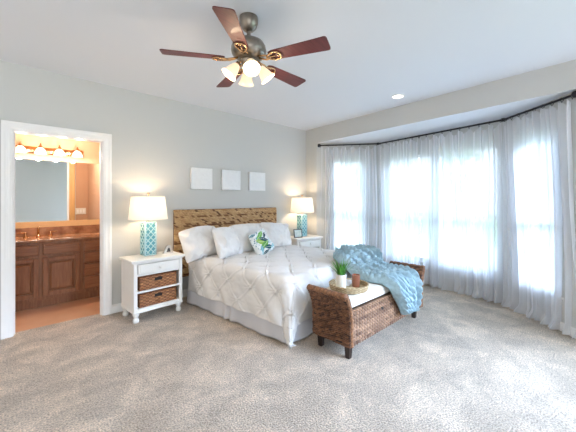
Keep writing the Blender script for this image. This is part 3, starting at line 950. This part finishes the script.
def arm(sx, seed):
    n1, n2 = 190, 240
    prof_z = np.linspace(.12, .56, n2)
    tz = np.clip((prof_z - .34) / .235, 0, 1)
    px_ = .085 * tz ** 1.7
    # rolled lip at the very top
    Yg, Zg = np.meshgrid(np.linspace(-bd - .012, bd + .012, n1), prof_z, indexing='ij')
    Xg = np.ones((n1, 1)) * px_[None, :]
    row = (Zg + .012 * np.sin(Yg * 14)) / .017; ri = np.floor(row).astype(int); rf = row - ri
    r3 = np.random.default_rng(seed)
    o_ = r3.random(100)
    L_ = Yg / .034 + o_[ri] * 5 + (rf - .5) * .5; li = np.floor(L_).astype(int); lf = L_ - li
    hgt = .018 * np.sqrt(np.clip(np.sin(PI * rf), 0, 1)) * (.3 + .7 * np.sqrt(np.clip(np.sin(PI * lf), 0, 1)))
    cl = weave_cols(r3.random((100, 200))[ri, li % 200], *WPE)
    P = np.stack([sx * (bl + Xg), Yg, Zg], -1)
    if sx < 0: P = P[::-1]; hgt = hgt[::-1]; cl = cl[::-1]
    a = gridsheet('armrest', P, M['wicker'], bench, .04, hgt, cl)
    bm = bmesh.new()
    xt = sx * (bl + .085 - .018)
    ys = np.linspace(-bd - .012, bd + .012, 24)
    tube(bm, [(xt, y, .562 + .003 * math.sin(y * 60)) for y in ys], [.026 + .003 * math.sin(i * 2.3) for i in range(24)], 10)
    obj('top_roll', bm, mat('brown_wicker_roll', srgb(96, 62, 44), .55, c2=srgb(160, 114, 80), vscale=45, bump=.8, bscale=70, bdist=.01), a, True)
    for yy in (-bd - .012, bd + .012):
        bm = bmesh.new()
        tube(bm, [(sx * (bl + .085 * max(0, (z - .34) / .235) ** 1.7 - .012), yy, z) for z in np.linspace(.125, .56, 20)], [.016 + .002 * math.sin(i * 1.9) for i in range(20)], 8)
        obj('edge_braid', bm, mat('brown_wicker_edge', srgb(104, 68, 48), .55, c2=srgb(172, 126, 90), vscale=60, bump=.8, bscale=90, bdist=.008), a, True)
arm(-1, 11); arm(1, 12)
for sx in (-1, 1):
    for sy in (-1, 1):
        bm = bmesh.new()
        vs = box(bm, -.028, .028, -.028, .028, 0, .125, .004, 1)
        for v in vs:
            k = .72 + .28 * v.co.z / .125; v.co.x *= k; v.co.y *= k
        bmesh.ops.translate(bm, verts=bm.verts[:], vec=(sx * (bl - .045 if sx < 0 else bl - .085), sy * (bd - .045), 0))
        obj('leg', bm, M['dark'], bench)
# seat cushion
bc = empty('bench_cushion', (bench.location.x, bench.location.y, .426), 0, 'long cream seat cushion on the wicker bench', 'cushion')
n1, n2 = 160, 60
def rbox(name, hx, hy, hz, r, m, parent, seed):
    bm = bmesh.new(); box(bm, -hx, hx, -hy, hy, 0, hz, r, 5)
    bmesh.ops.subdivide_edges(bm, edges=[e for e in bm.edges if e.calc_length() > .2], cuts=12, use_grid_fill=True)
    for v in bm.verts:
        k = (1 - (v.co.x / hx) ** 4) * (1 - (v.co.y / hy) ** 4)
        if v.co.z > hz * .6: v.co.z += .012 * k
    return obj(name, bm, m, parent, True)
rbox('pad', bl - .03, bd - .012, .095, .035, M['cream'], bc, 1)
bm = bmesh.new()
xx, yy = bl - .045, bd - .02
for z in (.02, .08):
    pts = []
    for a, cx, cy in ((0, xx - .02, yy - .02), (PI / 2, -xx + .02, yy - .02), (PI, -xx + .02, -yy + .02), (1.5 * PI, xx - .02, -yy + .02)):
        for t in np.linspace(0, PI / 2, 6): pts.append((cx + .026 * math.cos(a + t), cy + .026 * math.sin(a + t), z))
    tube(bm, pts, .004, 6, closed=True)
obj('piping', bm, M['cream'], bc, True)

# ------------------------------------------------------------------ tray and what stands in it
TX, TY, TZ = 2.365, 1.665, .534
tr = empty('tray', (TX, TY, TZ), 0, 'round woven seagrass tray on the bench cushion', 'tray')
na, nr = 240, 26
Ag, Vg = np.meshgrid(np.linspace(0, 2 * PI, na), np.linspace(0, .052, nr), indexing='ij')
rad = .172 + .012 * (Vg / .052)
P = np.stack([rad * np.cos(Ag), rad * np.sin(Ag), Vg], -1)
hg, cl = weave(Ag * .18, Vg, .0205, .0088, .004, 21, ((176, 152, 112), (222, 204, 170), (140, 112, 76)))
gridsheet('rim', P, M['seagrass'], tr, .01, hg, cl)
bm = bmesh.new(); lathe(bm, [(0, 0), (.17, 0), (.17, .01), (0, .011)], 48)
obj('base', bm, mat('seagrass_base', srgb(200, 182, 146), .7, var=.2, vscale=40), tr)

pp = empty('potted_plant', (2.305, 1.71, TZ + .0115), 0, 'small green grassy plant in a white pot on the tray', 'plant')
bm = bmesh.new(); lathe(bm, [(0, 0), (.044, 0), (.047, .004), (.051, .122), (.051, .128), (.047, .128), (.044, .11), (0, .11)], 36)
obj('pot', bm, M['pot'], pp, True, 40)
bm = bmesh.new(); lathe(bm, [(0, .1105), (.0435, .1105), (.042, .116), (0, .118)], 24)
obj('soil', bm, M['soil'], pp)
rb = random.Random(3)
for k in range(46):
    bm = bmesh.new()
    a = rb.random() * 2 * PI; r0 = .033 * math.sqrt(rb.random()); out = .015 + .085 * rb.random() * (r0 / .033 + .3)
    hh = .115 + .055 * rb.random() - out * .35
    L, Rr = [], []
    ca_, sa_ = math.cos(a), math.sin(a)
    for i in range(6):
        t = i / 5
        w = .0062 * (1 - t ** 2.2) + .0004
        rr_ = r0 + out * t ** 1.6
        L.append(bm.verts.new((rr_ * ca_ - w * sa_, rr_ * sa_ + w * ca_, .114 + hh * t)))
        Rr.append((bm.verts.new((rr_ * ca_ - .004 * ca_, rr_ * sa_ - .004 * sa_, .1125 + hh * t)), bm.verts.new((rr_ * ca_ + w * sa_, rr_ * sa_ - w * ca_, .114 + hh * t))))
    for i in range(5):
        bm.faces.new((L[i], Rr[i][0], Rr[i + 1][0], L[i + 1])); bm.faces.new((Rr[i][0], Rr[i][1], Rr[i + 1][1], Rr[i + 1][0]))
        bm.faces.new((L[i], L[i + 1], Rr[i + 1][1], Rr[i][1]))
    obj('leaf', bm, M['blade'], pp, True)
cn = empty('candle', (2.44, 1.635, TZ + .0115), 0, 'copper coloured candle jar on the woven tray', 'candle')
bm = bmesh.new(); lathe(bm, [(0, 0), (.034, 0), (.037, .004), (.038, .112), (.035, .112), (.034, .09), (0, .09)], 32)
obj('jar', bm, M['copper'], cn, True, 40)
bm = bmesh.new(); lathe(bm, [(0, .0905), (.0335, .0905), (.0335, .098), (0, .097)], 24)
w_ = obj('wax', bm, M['wax'], cn)
bm = bmesh.new(); tube(bm, [(0, 0, .096), (.002, 0, .112)], .0015, 6)
obj('wick', bm, M['black'], w_)
nk = empty('napkin', (2.432, 1.737, TZ + .0115), R(20), 'white folded napkin lying in the tray behind the candle', 'napkin')
bm = bmesh.new()
for k in range(3): box(bm, -.06 + .003 * k, .06 - .004 * k, -.038, .038 - .003 * k, .012 * k, .0115 + .012 * k, .005, 2)
obj('fold', bm, M['linen'], nk, True)

# ------------------------------------------------------------------ throw blanket
edge = [((3.02, 2.34, .68), (3.38, 2.40, .675)), ((2.86, 2.24, .684), (3.45, 2.28, .688)), ((2.74, 2.09, .688), (3.44, 2.12, .70)),
        ((2.71, 1.985, .65), (3.42, 1.99, .675)), ((2.70, 1.90, .60), (3.34, 1.88, .61)), ((2.69, 1.80, .555), (3.30, 1.80, .57)),
        ((2.66, 1.64, .547), (3.25, 1.64, .547)), ((2.69, 1.52, .545), (3.24, 1.50, .545)), ((2.72, 1.445, .505), (3.23, 1.445, .52)),
        ((2.80, 1.43, .40), (3.22, 1.42, .41)), ((2.88, 1.425, .29), (3.18, 1.42, .30)), ((2.96, 1.43, .20), (3.13, 1.43, .20))]
eL = np.array([e[0] for e in edge]); eR = np.array([e[1] for e in edge])
def catmull(pts, n):
    m = len(pts); ts = np.linspace(0, m - 1, n); out = []
    for t in ts:
        i = min(int(t), m - 2); f = t - i
        p0, p1, p2, p3 = pts[max(i - 1, 0)], pts[i], pts[i + 1], pts[min(i + 2, m - 1)]
        out.append(.5 * (2 * p1 + (p2 - p0) * f + (2 * p0 - 5 * p1 + 4 * p2 - p3) * f ** 2 + (3 * p1 - p0 - 3 * p2 + p3) * f ** 3))
    return np.array(out)
n1, n2 = 280, 200
CL, CR_ = catmull(eL, n1), catmull(eR, n1)
w = np.linspace(0, 1, n2)[None, :, None]
P = CL[:, None, :] * (1 - w) + CR_[:, None, :] * w
seg = np.concatenate([[0], np.cumsum(np.linalg.norm(np.diff((CL + CR_) / 2, axis=0), axis=1))])
Lg = seg[:, None] * np.ones((1, n2)); Wg = np.linspace(0, .74, n2)[None, :] * np.ones((n1, 1))
cab = .088
k0 = np.round(Wg / cab)
Wg2 = Wg + .022 * np.sin(Lg * 17 + k0 * PI) * np.cos(PI * (Wg / cab - k0)) + .05 * np.sin(Lg * 4 + 1) + .06 * (vnoise(Lg, Wg, 50, 2.5, 2.5) - .5)
ci_ = np.floor(Wg2 / cab).astype(int); cf_ = Wg2 / cab - ci_
fold = np.clip(np.sin(PI * cf_), 0, 1) ** .75
st = np.abs(np.sin(PI * (Lg / .06 + np.abs(cf_ - .5) * 1.2 + ci_ * .4)))
hg = fold * (.042 + .018 * st + .055 * vnoise(Lg + ci_ * 3.3, ci_ * 1.7, 51, 4.5, 1)) + .03 * (vnoise(Lg, Wg, 52, 5, 5) - .5)
ed = np.minimum(np.minimum(Wg, .74 - Wg), np.minimum(Lg, seg[-1] - Lg)); hg *= np.clip(ed / .04, 0, 1) ** .5
jag = .022 * (vnoise(Lg, Wg * 0, 55, 9, 1) - .5)
P[..., 0] += jag
th = gridsheet('throw_blanket', P, M['throw'], None, .006, hg + .012)
tag(th, 'pale blue chunky knit throw draped from bed over the wicker bench', 'blanket')
# keep outward normals up
me = th.data

# ------------------------------------------------------------------ curtain rod and sheers
ZR = 2.405
RL, RM1, RM2, RR = (4.385, 3.735), (5.02, 2.884), (4.689, .907), (4.075, .215)
rodo = empty('curtain_rod', (RM1[0], RM1[1], ZR), 0, 'dark metal curtain rod bent round the bay window', 'curtain rod')
def rl(p, z=ZR): return (p[0] - RM1[0], p[1] - RM1[1], z - ZR)
for p, q in ((RL, RM1), (RM1, RM2), (RM2, RR)):
    bm = bmesh.new(); tube(bm, [rl(p), rl(q)], .0125, 12)
    obj('rod', bm, M['bronze'], rodo, True, 60)
for p in (RM1, RM2):
    bm = bmesh.new(); tube(bm, [rl(p, ZR + .02), rl(p, ZR - .022)], .02, 12)
    b_ = (p[0] + .1, p[1] + (.03 if p is RM1 else -.04))
    tube(bm, [rl(p), rl(b_, ZR + .01)], .009, 8)
    obj('bracket', bm, M['bronze'], rodo, True, 60)
for p, q in ((RL, RM1), (RR, RM2)):
    d = Vector((p[0] - q[0], p[1] - q[1], 0)).normalized()
    bm = bmesh.new()
    lathe(bm, [(.013, -.02), (.022, 0), (.034, .014), (.036, .03), (.028, .046), (.012, .052), (0, .053)], 18,
          Matrix.Translation(rl(p)) @ d.to_track_quat('Z', 'Y').to_matrix().to_4x4())
    obj('finial', bm, M['bronze'], rodo, True, 60)

CG = 'white sheer curtains in the bay'
def curtain(p, q, s0, s1, label, seed, outb, nfold, ring_n, spread=0.0):
    p, q = Vector(p), Vector(q)
    d = (q - p); L = d.length; d.normalize(); n = Vector((-d.y, d.x))
    if n.x < 0: n = -n
    c = empty('sheer_curtain', (*(p + d * (s0 * L)), 0), 0, label, 'curtain', CG)
    nu, nv = int(nfold * 16), 60
    uu = np.linspace(0, 1, nu); zz = np.concatenate([np.linspace(0, .1, 8), np.linspace(.14, 1, nv - 8)])
    Ug, Zg = np.meshgrid(uu, zz, indexing='ij')
    wid = (s1 - s0) * L
    warp = Ug + .25 / nfold * np.sin(2 * PI * Ug * 3.1 + seed) + .12 / nfold * np.sin(2 * PI * Ug * 7.3 + seed * 2)
    ph = 2 * PI * nfold * warp
    amp = .026 + .022 * (1 - Zg) + .018 * (vnoise(Ug, Zg, seed, 9, 2) - .5)
    f = np.sin(ph + .5 * np.sin(Zg * 3 + seed)) + .35 * np.sin(2.1 * ph + 1 + Zg * 2)
    nn = amp * f + outb * (1 - Zg) ** 1.0
    al = Ug * wid + .012 * np.cos(ph) + spread * (1 - Zg) * (Ug - .5) * 2 + .012 * np.sin(Zg * 5 + Ug * 9 + seed)
    top = ZR - .03 - .065 * (.5 - .5 * np.cos(2 * PI * Ug * ring_n))
    z0 = .012
    Zz = z0 + (top - z0) * Zg
    pool = np.clip(1 - Zg / .035, 0, 1)
    nn = nn - .05 * pool * (1 + .6 * np.sin(ph * .5))
    X = d.x * al + n.x * nn; Y = d.y * al + n.y * nn
    gridsheet('drape', np.stack([X, Y, Zz], -1), M['sheer'], c)
    for k in range(ring_n + 1):
        u = k / ring_n
        pt = d * (u * wid)
        bm = bmesh.new()
        w2 = Vector((n.x, n.y, 0))
        tube(bm, [Vector((pt.x, pt.y, ZR - .006)) + w2 * (.019 * math.cos(a)) + Vector((0, 0, .019 * math.sin(a))) for a in np.linspace(0, 2 * PI, 15)[:-1]], .0028, 5, closed=True)
        tube(bm, [(pt.x, pt.y, ZR - .024), (pt.x, pt.y, ZR - .04)], .004, 5)
        obj('ring', bm, M['bronze'], c, True)
    return c
curtain(RL, RM1, -.0, .97, 'white sheer curtain closest to the bedside lamp and corner', 3, .02, 9, 7)
curtain(RM1, RM2, .025, .414, 'white sheer curtain behind the blue throw, on the middle window', 5, .03, 9, 6)
curtain(RM1, RM2, .408, .985, 'white sheer curtain on the middle window, past the end of the bench', 8, .09, 12, 9)
curtain(RM2, RR, .03, .99, 'white sheer curtain on the angled bay window farthest from the bed', 11, .07, 11, 8, .02)

# ------------------------------------------------------------------ ceiling fan
FX, FY = 1.339, 1.845
FS, SH = .934, -.098
fan = empty('ceiling_fan', (FX, FY, CH), 0, 'five blade ceiling fan with lit bell glass shades', 'ceiling fan')
fan.scale = (FS, FS, FS)
bm = bmesh.new(); lathe(bm, [(0, 0), (.074, 0), (.076, -.012), (.073, -.045), (.062, -.08), (.04, -.105), (.022, -.115), (0, -.115)], 32)
obj('canopy', bm, M['nickel'], fan, True, 50)
bm = bmesh.new(); lathe(bm, [(0, -.112), (.016, -.112), (.016, -.125 + SH), (0, -.125 + SH)], 16)
obj('downrod', bm, M['nickel'], fan, True, 50)
bm = bmesh.new(); lathe(bm, [(0, -.075), (.03, -.077), (.075, -.088), (.118, -.108), (.137, -.14), (.142, -.175), (.135, -.20), (.11, -.225), (.075, -.24), (0, -.242)], 40, Matrix.Translation((0, 0, SH)))
obj('motor_housing', bm, M['nickel'], fan, True, 50)
bm = bmesh.new(); lathe(bm, [(0, -.24), (.06, -.24), (.068, -.255), (.055, -.285), (.03, -.30), (.018, -.315), (0, -.318)], 28, Matrix.Translation((0, 0, SH)))
kit = obj('light_kit', bm, M['nickel'], fan, True, 50)
BZ = -.245 + SH
for k in range(5):
    a = R(-67.2 + 72 * k)
    Mx = Matrix.Rotation(a, 4, 'Z') @ Matrix.Translation((0, 0, BZ)) @ Matrix.Rotation(R(-12), 4, 'X')
    bm = bmesh.new()
    r0, r1 = .19, .665
    outl = []
    n = 10
    w0, w1 = .052, .071
    outl += [(r0, -w0 * .75), (r0 + .03, -w0)]
    outl += [(r1 - .018, -w1), (r1 - .005, -w1 + .006), (r1, -w1 + .02), (r1, w1 - .02), (r1 - .005, w1 - .006), (r1 - .018, w1)]
    outl += [(r0 + .03, w0), (r0, w0 * .75)]
    t_ = [bm.verts.new((x, y, .004)) for x, y in outl]; b_ = [bm.verts.new((x, y, -.004)) for x, y in outl]
    bm.faces.new(t_); bm.faces.new(b_[::-1])
    for i in range(len(outl)): bm.faces.new((t_[i], b_[i], b_[(i + 1) % len(outl)], t_[(i + 1) % len(outl)]))
    bmesh.ops.transform(bm, matrix=Mx, verts=bm.verts[:])
    bl_ = obj('blade', bm, M['mahog'], fan)
    bm = bmesh.new()
    loop = []
    for t in np.linspace(0, 2 * PI, 25)[:-1]:
        loop.append((.225 + .06 * math.cos(t), .04 * math.sin(t) * (1 + .35 * math.cos(t)), -.011))
    tube(bm, loop, .0075, 8, closed=True)
    for sg in (-1, 1):
        tube(bm, [(.085, sg * .012, .012), (.12, sg * .02, .0), (.15, sg * .028, -.008), (.175, sg * .02, -.011)], .007, 8)
    tube(bm, [(.165, 0, -.011), (.24, 0, -.012)], .006, 8)
    for x, y in ((.215, .03), (.215, -.03), (.27, 0)):
        lathe(bm, [(0, -.02), (.007, -.019), (.008, -.014), (.008, -.004)], 10, Matrix.Translation((x, y, 0)), caps=False)
    bmesh.ops.transform(bm, matrix=Mx, verts=bm.verts[:])
    obj('blade_bracket', bm, M['brass'], bl_, True)
for k, ang in enumerate((-118, -28, 62, 152)):
    a = R(ang)
    Mx = Matrix.Rotation(a, 4, 'Z') @ Matrix.Translation((.085, 0, -.285 + SH)) @ Matrix.Rotation(R(-38), 4, 'Y')
    bm = bmesh.new()
    lathe(bm, [(.02, .01), (.024, -.01), (.022, -.02)], 14, Mx)
    tube(bm, [Matrix.Rotation(a, 4, 'Z') @ Vector(v) for v in ((.03, 0, -.265 + SH), (.06, 0, -.262 + SH), (.085, 0, -.28 + SH))], .009, 8)
    obj('lamp_arm', bm, M['brass'], kit, True)
    bm = bmesh.new()
    lathe(bm, [(.024, -.012), (.034, -.03), (.044, -.06), (.052, -.095), (.066, -.122), (.063, -.122), (.049, -.095), (.041, -.06), (.03, -.03)], 24, Mx, caps=False)
    obj('lamp_shade', bm, M['fanglass'], fan, True)
    bm = bmesh.new(); lathe(bm, [(0, -.1), (.018, -.094), (.026, -.075), (.02, -.05), (.012, -.03), (0, -.028)], 16, Mx)
    obj('bulb', bm, M['bulb'], fan, True)
    pos = Mx @ Vector((0, 0, -.135))
    point('fan_light', pos, 2.2, (1.0, .78, .52), .04, fan)

# recessed light
rcl = empty('recessed_light', (3.80, 1.89, CH), 0, 'small round recessed light in the white ceiling', 'ceiling light')
bm = bmesh.new(); lathe(bm, [(.062, -.006), (.085, -.006), (.088, 0), (.062, 0)], 32, caps=False)
obj('trim_ring', bm, M['trim'], rcl, True, 40)
bm = bmesh.new(); lathe(bm, [(0, -.003), (.063, -.003), (.063, 0), (0, 0)], 32)
obj('diffuser', bm, M['can'], rcl)

# ------------------------------------------------------------------ garden outside the bay
bm = bmesh.new(); box(bm, 4.2, 60, -30, 40, -.5, -.35)
struct('ground', bm, M['grass'])
bm = bmesh.new(); box(bm, 9, 13, -30, 40, -.35, -.34)
struct('path', bm, M['concrete'])
def tree(x, y, h, label, seed):
    t = empty('tree', (x, y, -.35), 0, label, 'tree', 'trees in the garden')
    bm = bmesh.new(); tube(bm, [(0, 0, 0), (.05, .03, h * .25), (-.03, .02, h * .5)], [.16, .12, .07], 8)
    obj('trunk', bm, M['bark'], t, True)
    rt = random.Random(seed); bm = bmesh.new()
    for k in range(420):
        th, ph = rt.random() * 2 * PI, math.acos(2 * rt.random() - 1); r = (.55 + .45 * rt.random())
        c = Vector((h * .28 * r * math.sin(ph) * math.cos(th), h * .28 * r * math.sin(ph) * math.sin(th), h * .65 + h * .33 * r * math.cos(ph)))
        Q = Matrix.Translation(c) @ Matrix.Rotation(rt.random() * 6, 4, 'Z') @ Matrix.Rotation(rt.random() * 3, 4, 'X')
        s = .16 + .16 * rt.random()
        vs = [bm.verts.new(Q @ Vector(v)) for v in ((-s, 0, 0), (0, -s * .5, .03), (s, 0, 0), (0, s * .5, .03))]
        bm.faces.new(vs)
    obj('crown', bm, M['leaf'], t)
tree(22, 13.5, 5.0, 'faint tree seen through the curtain nearest the corner', 1)
tree(24, 7.5, 6.0, 'faint tree seen through the middle curtains', 2)
tree(21, 2.4, 5.0, 'faint tree beyond the angled window farthest from the bed', 3)
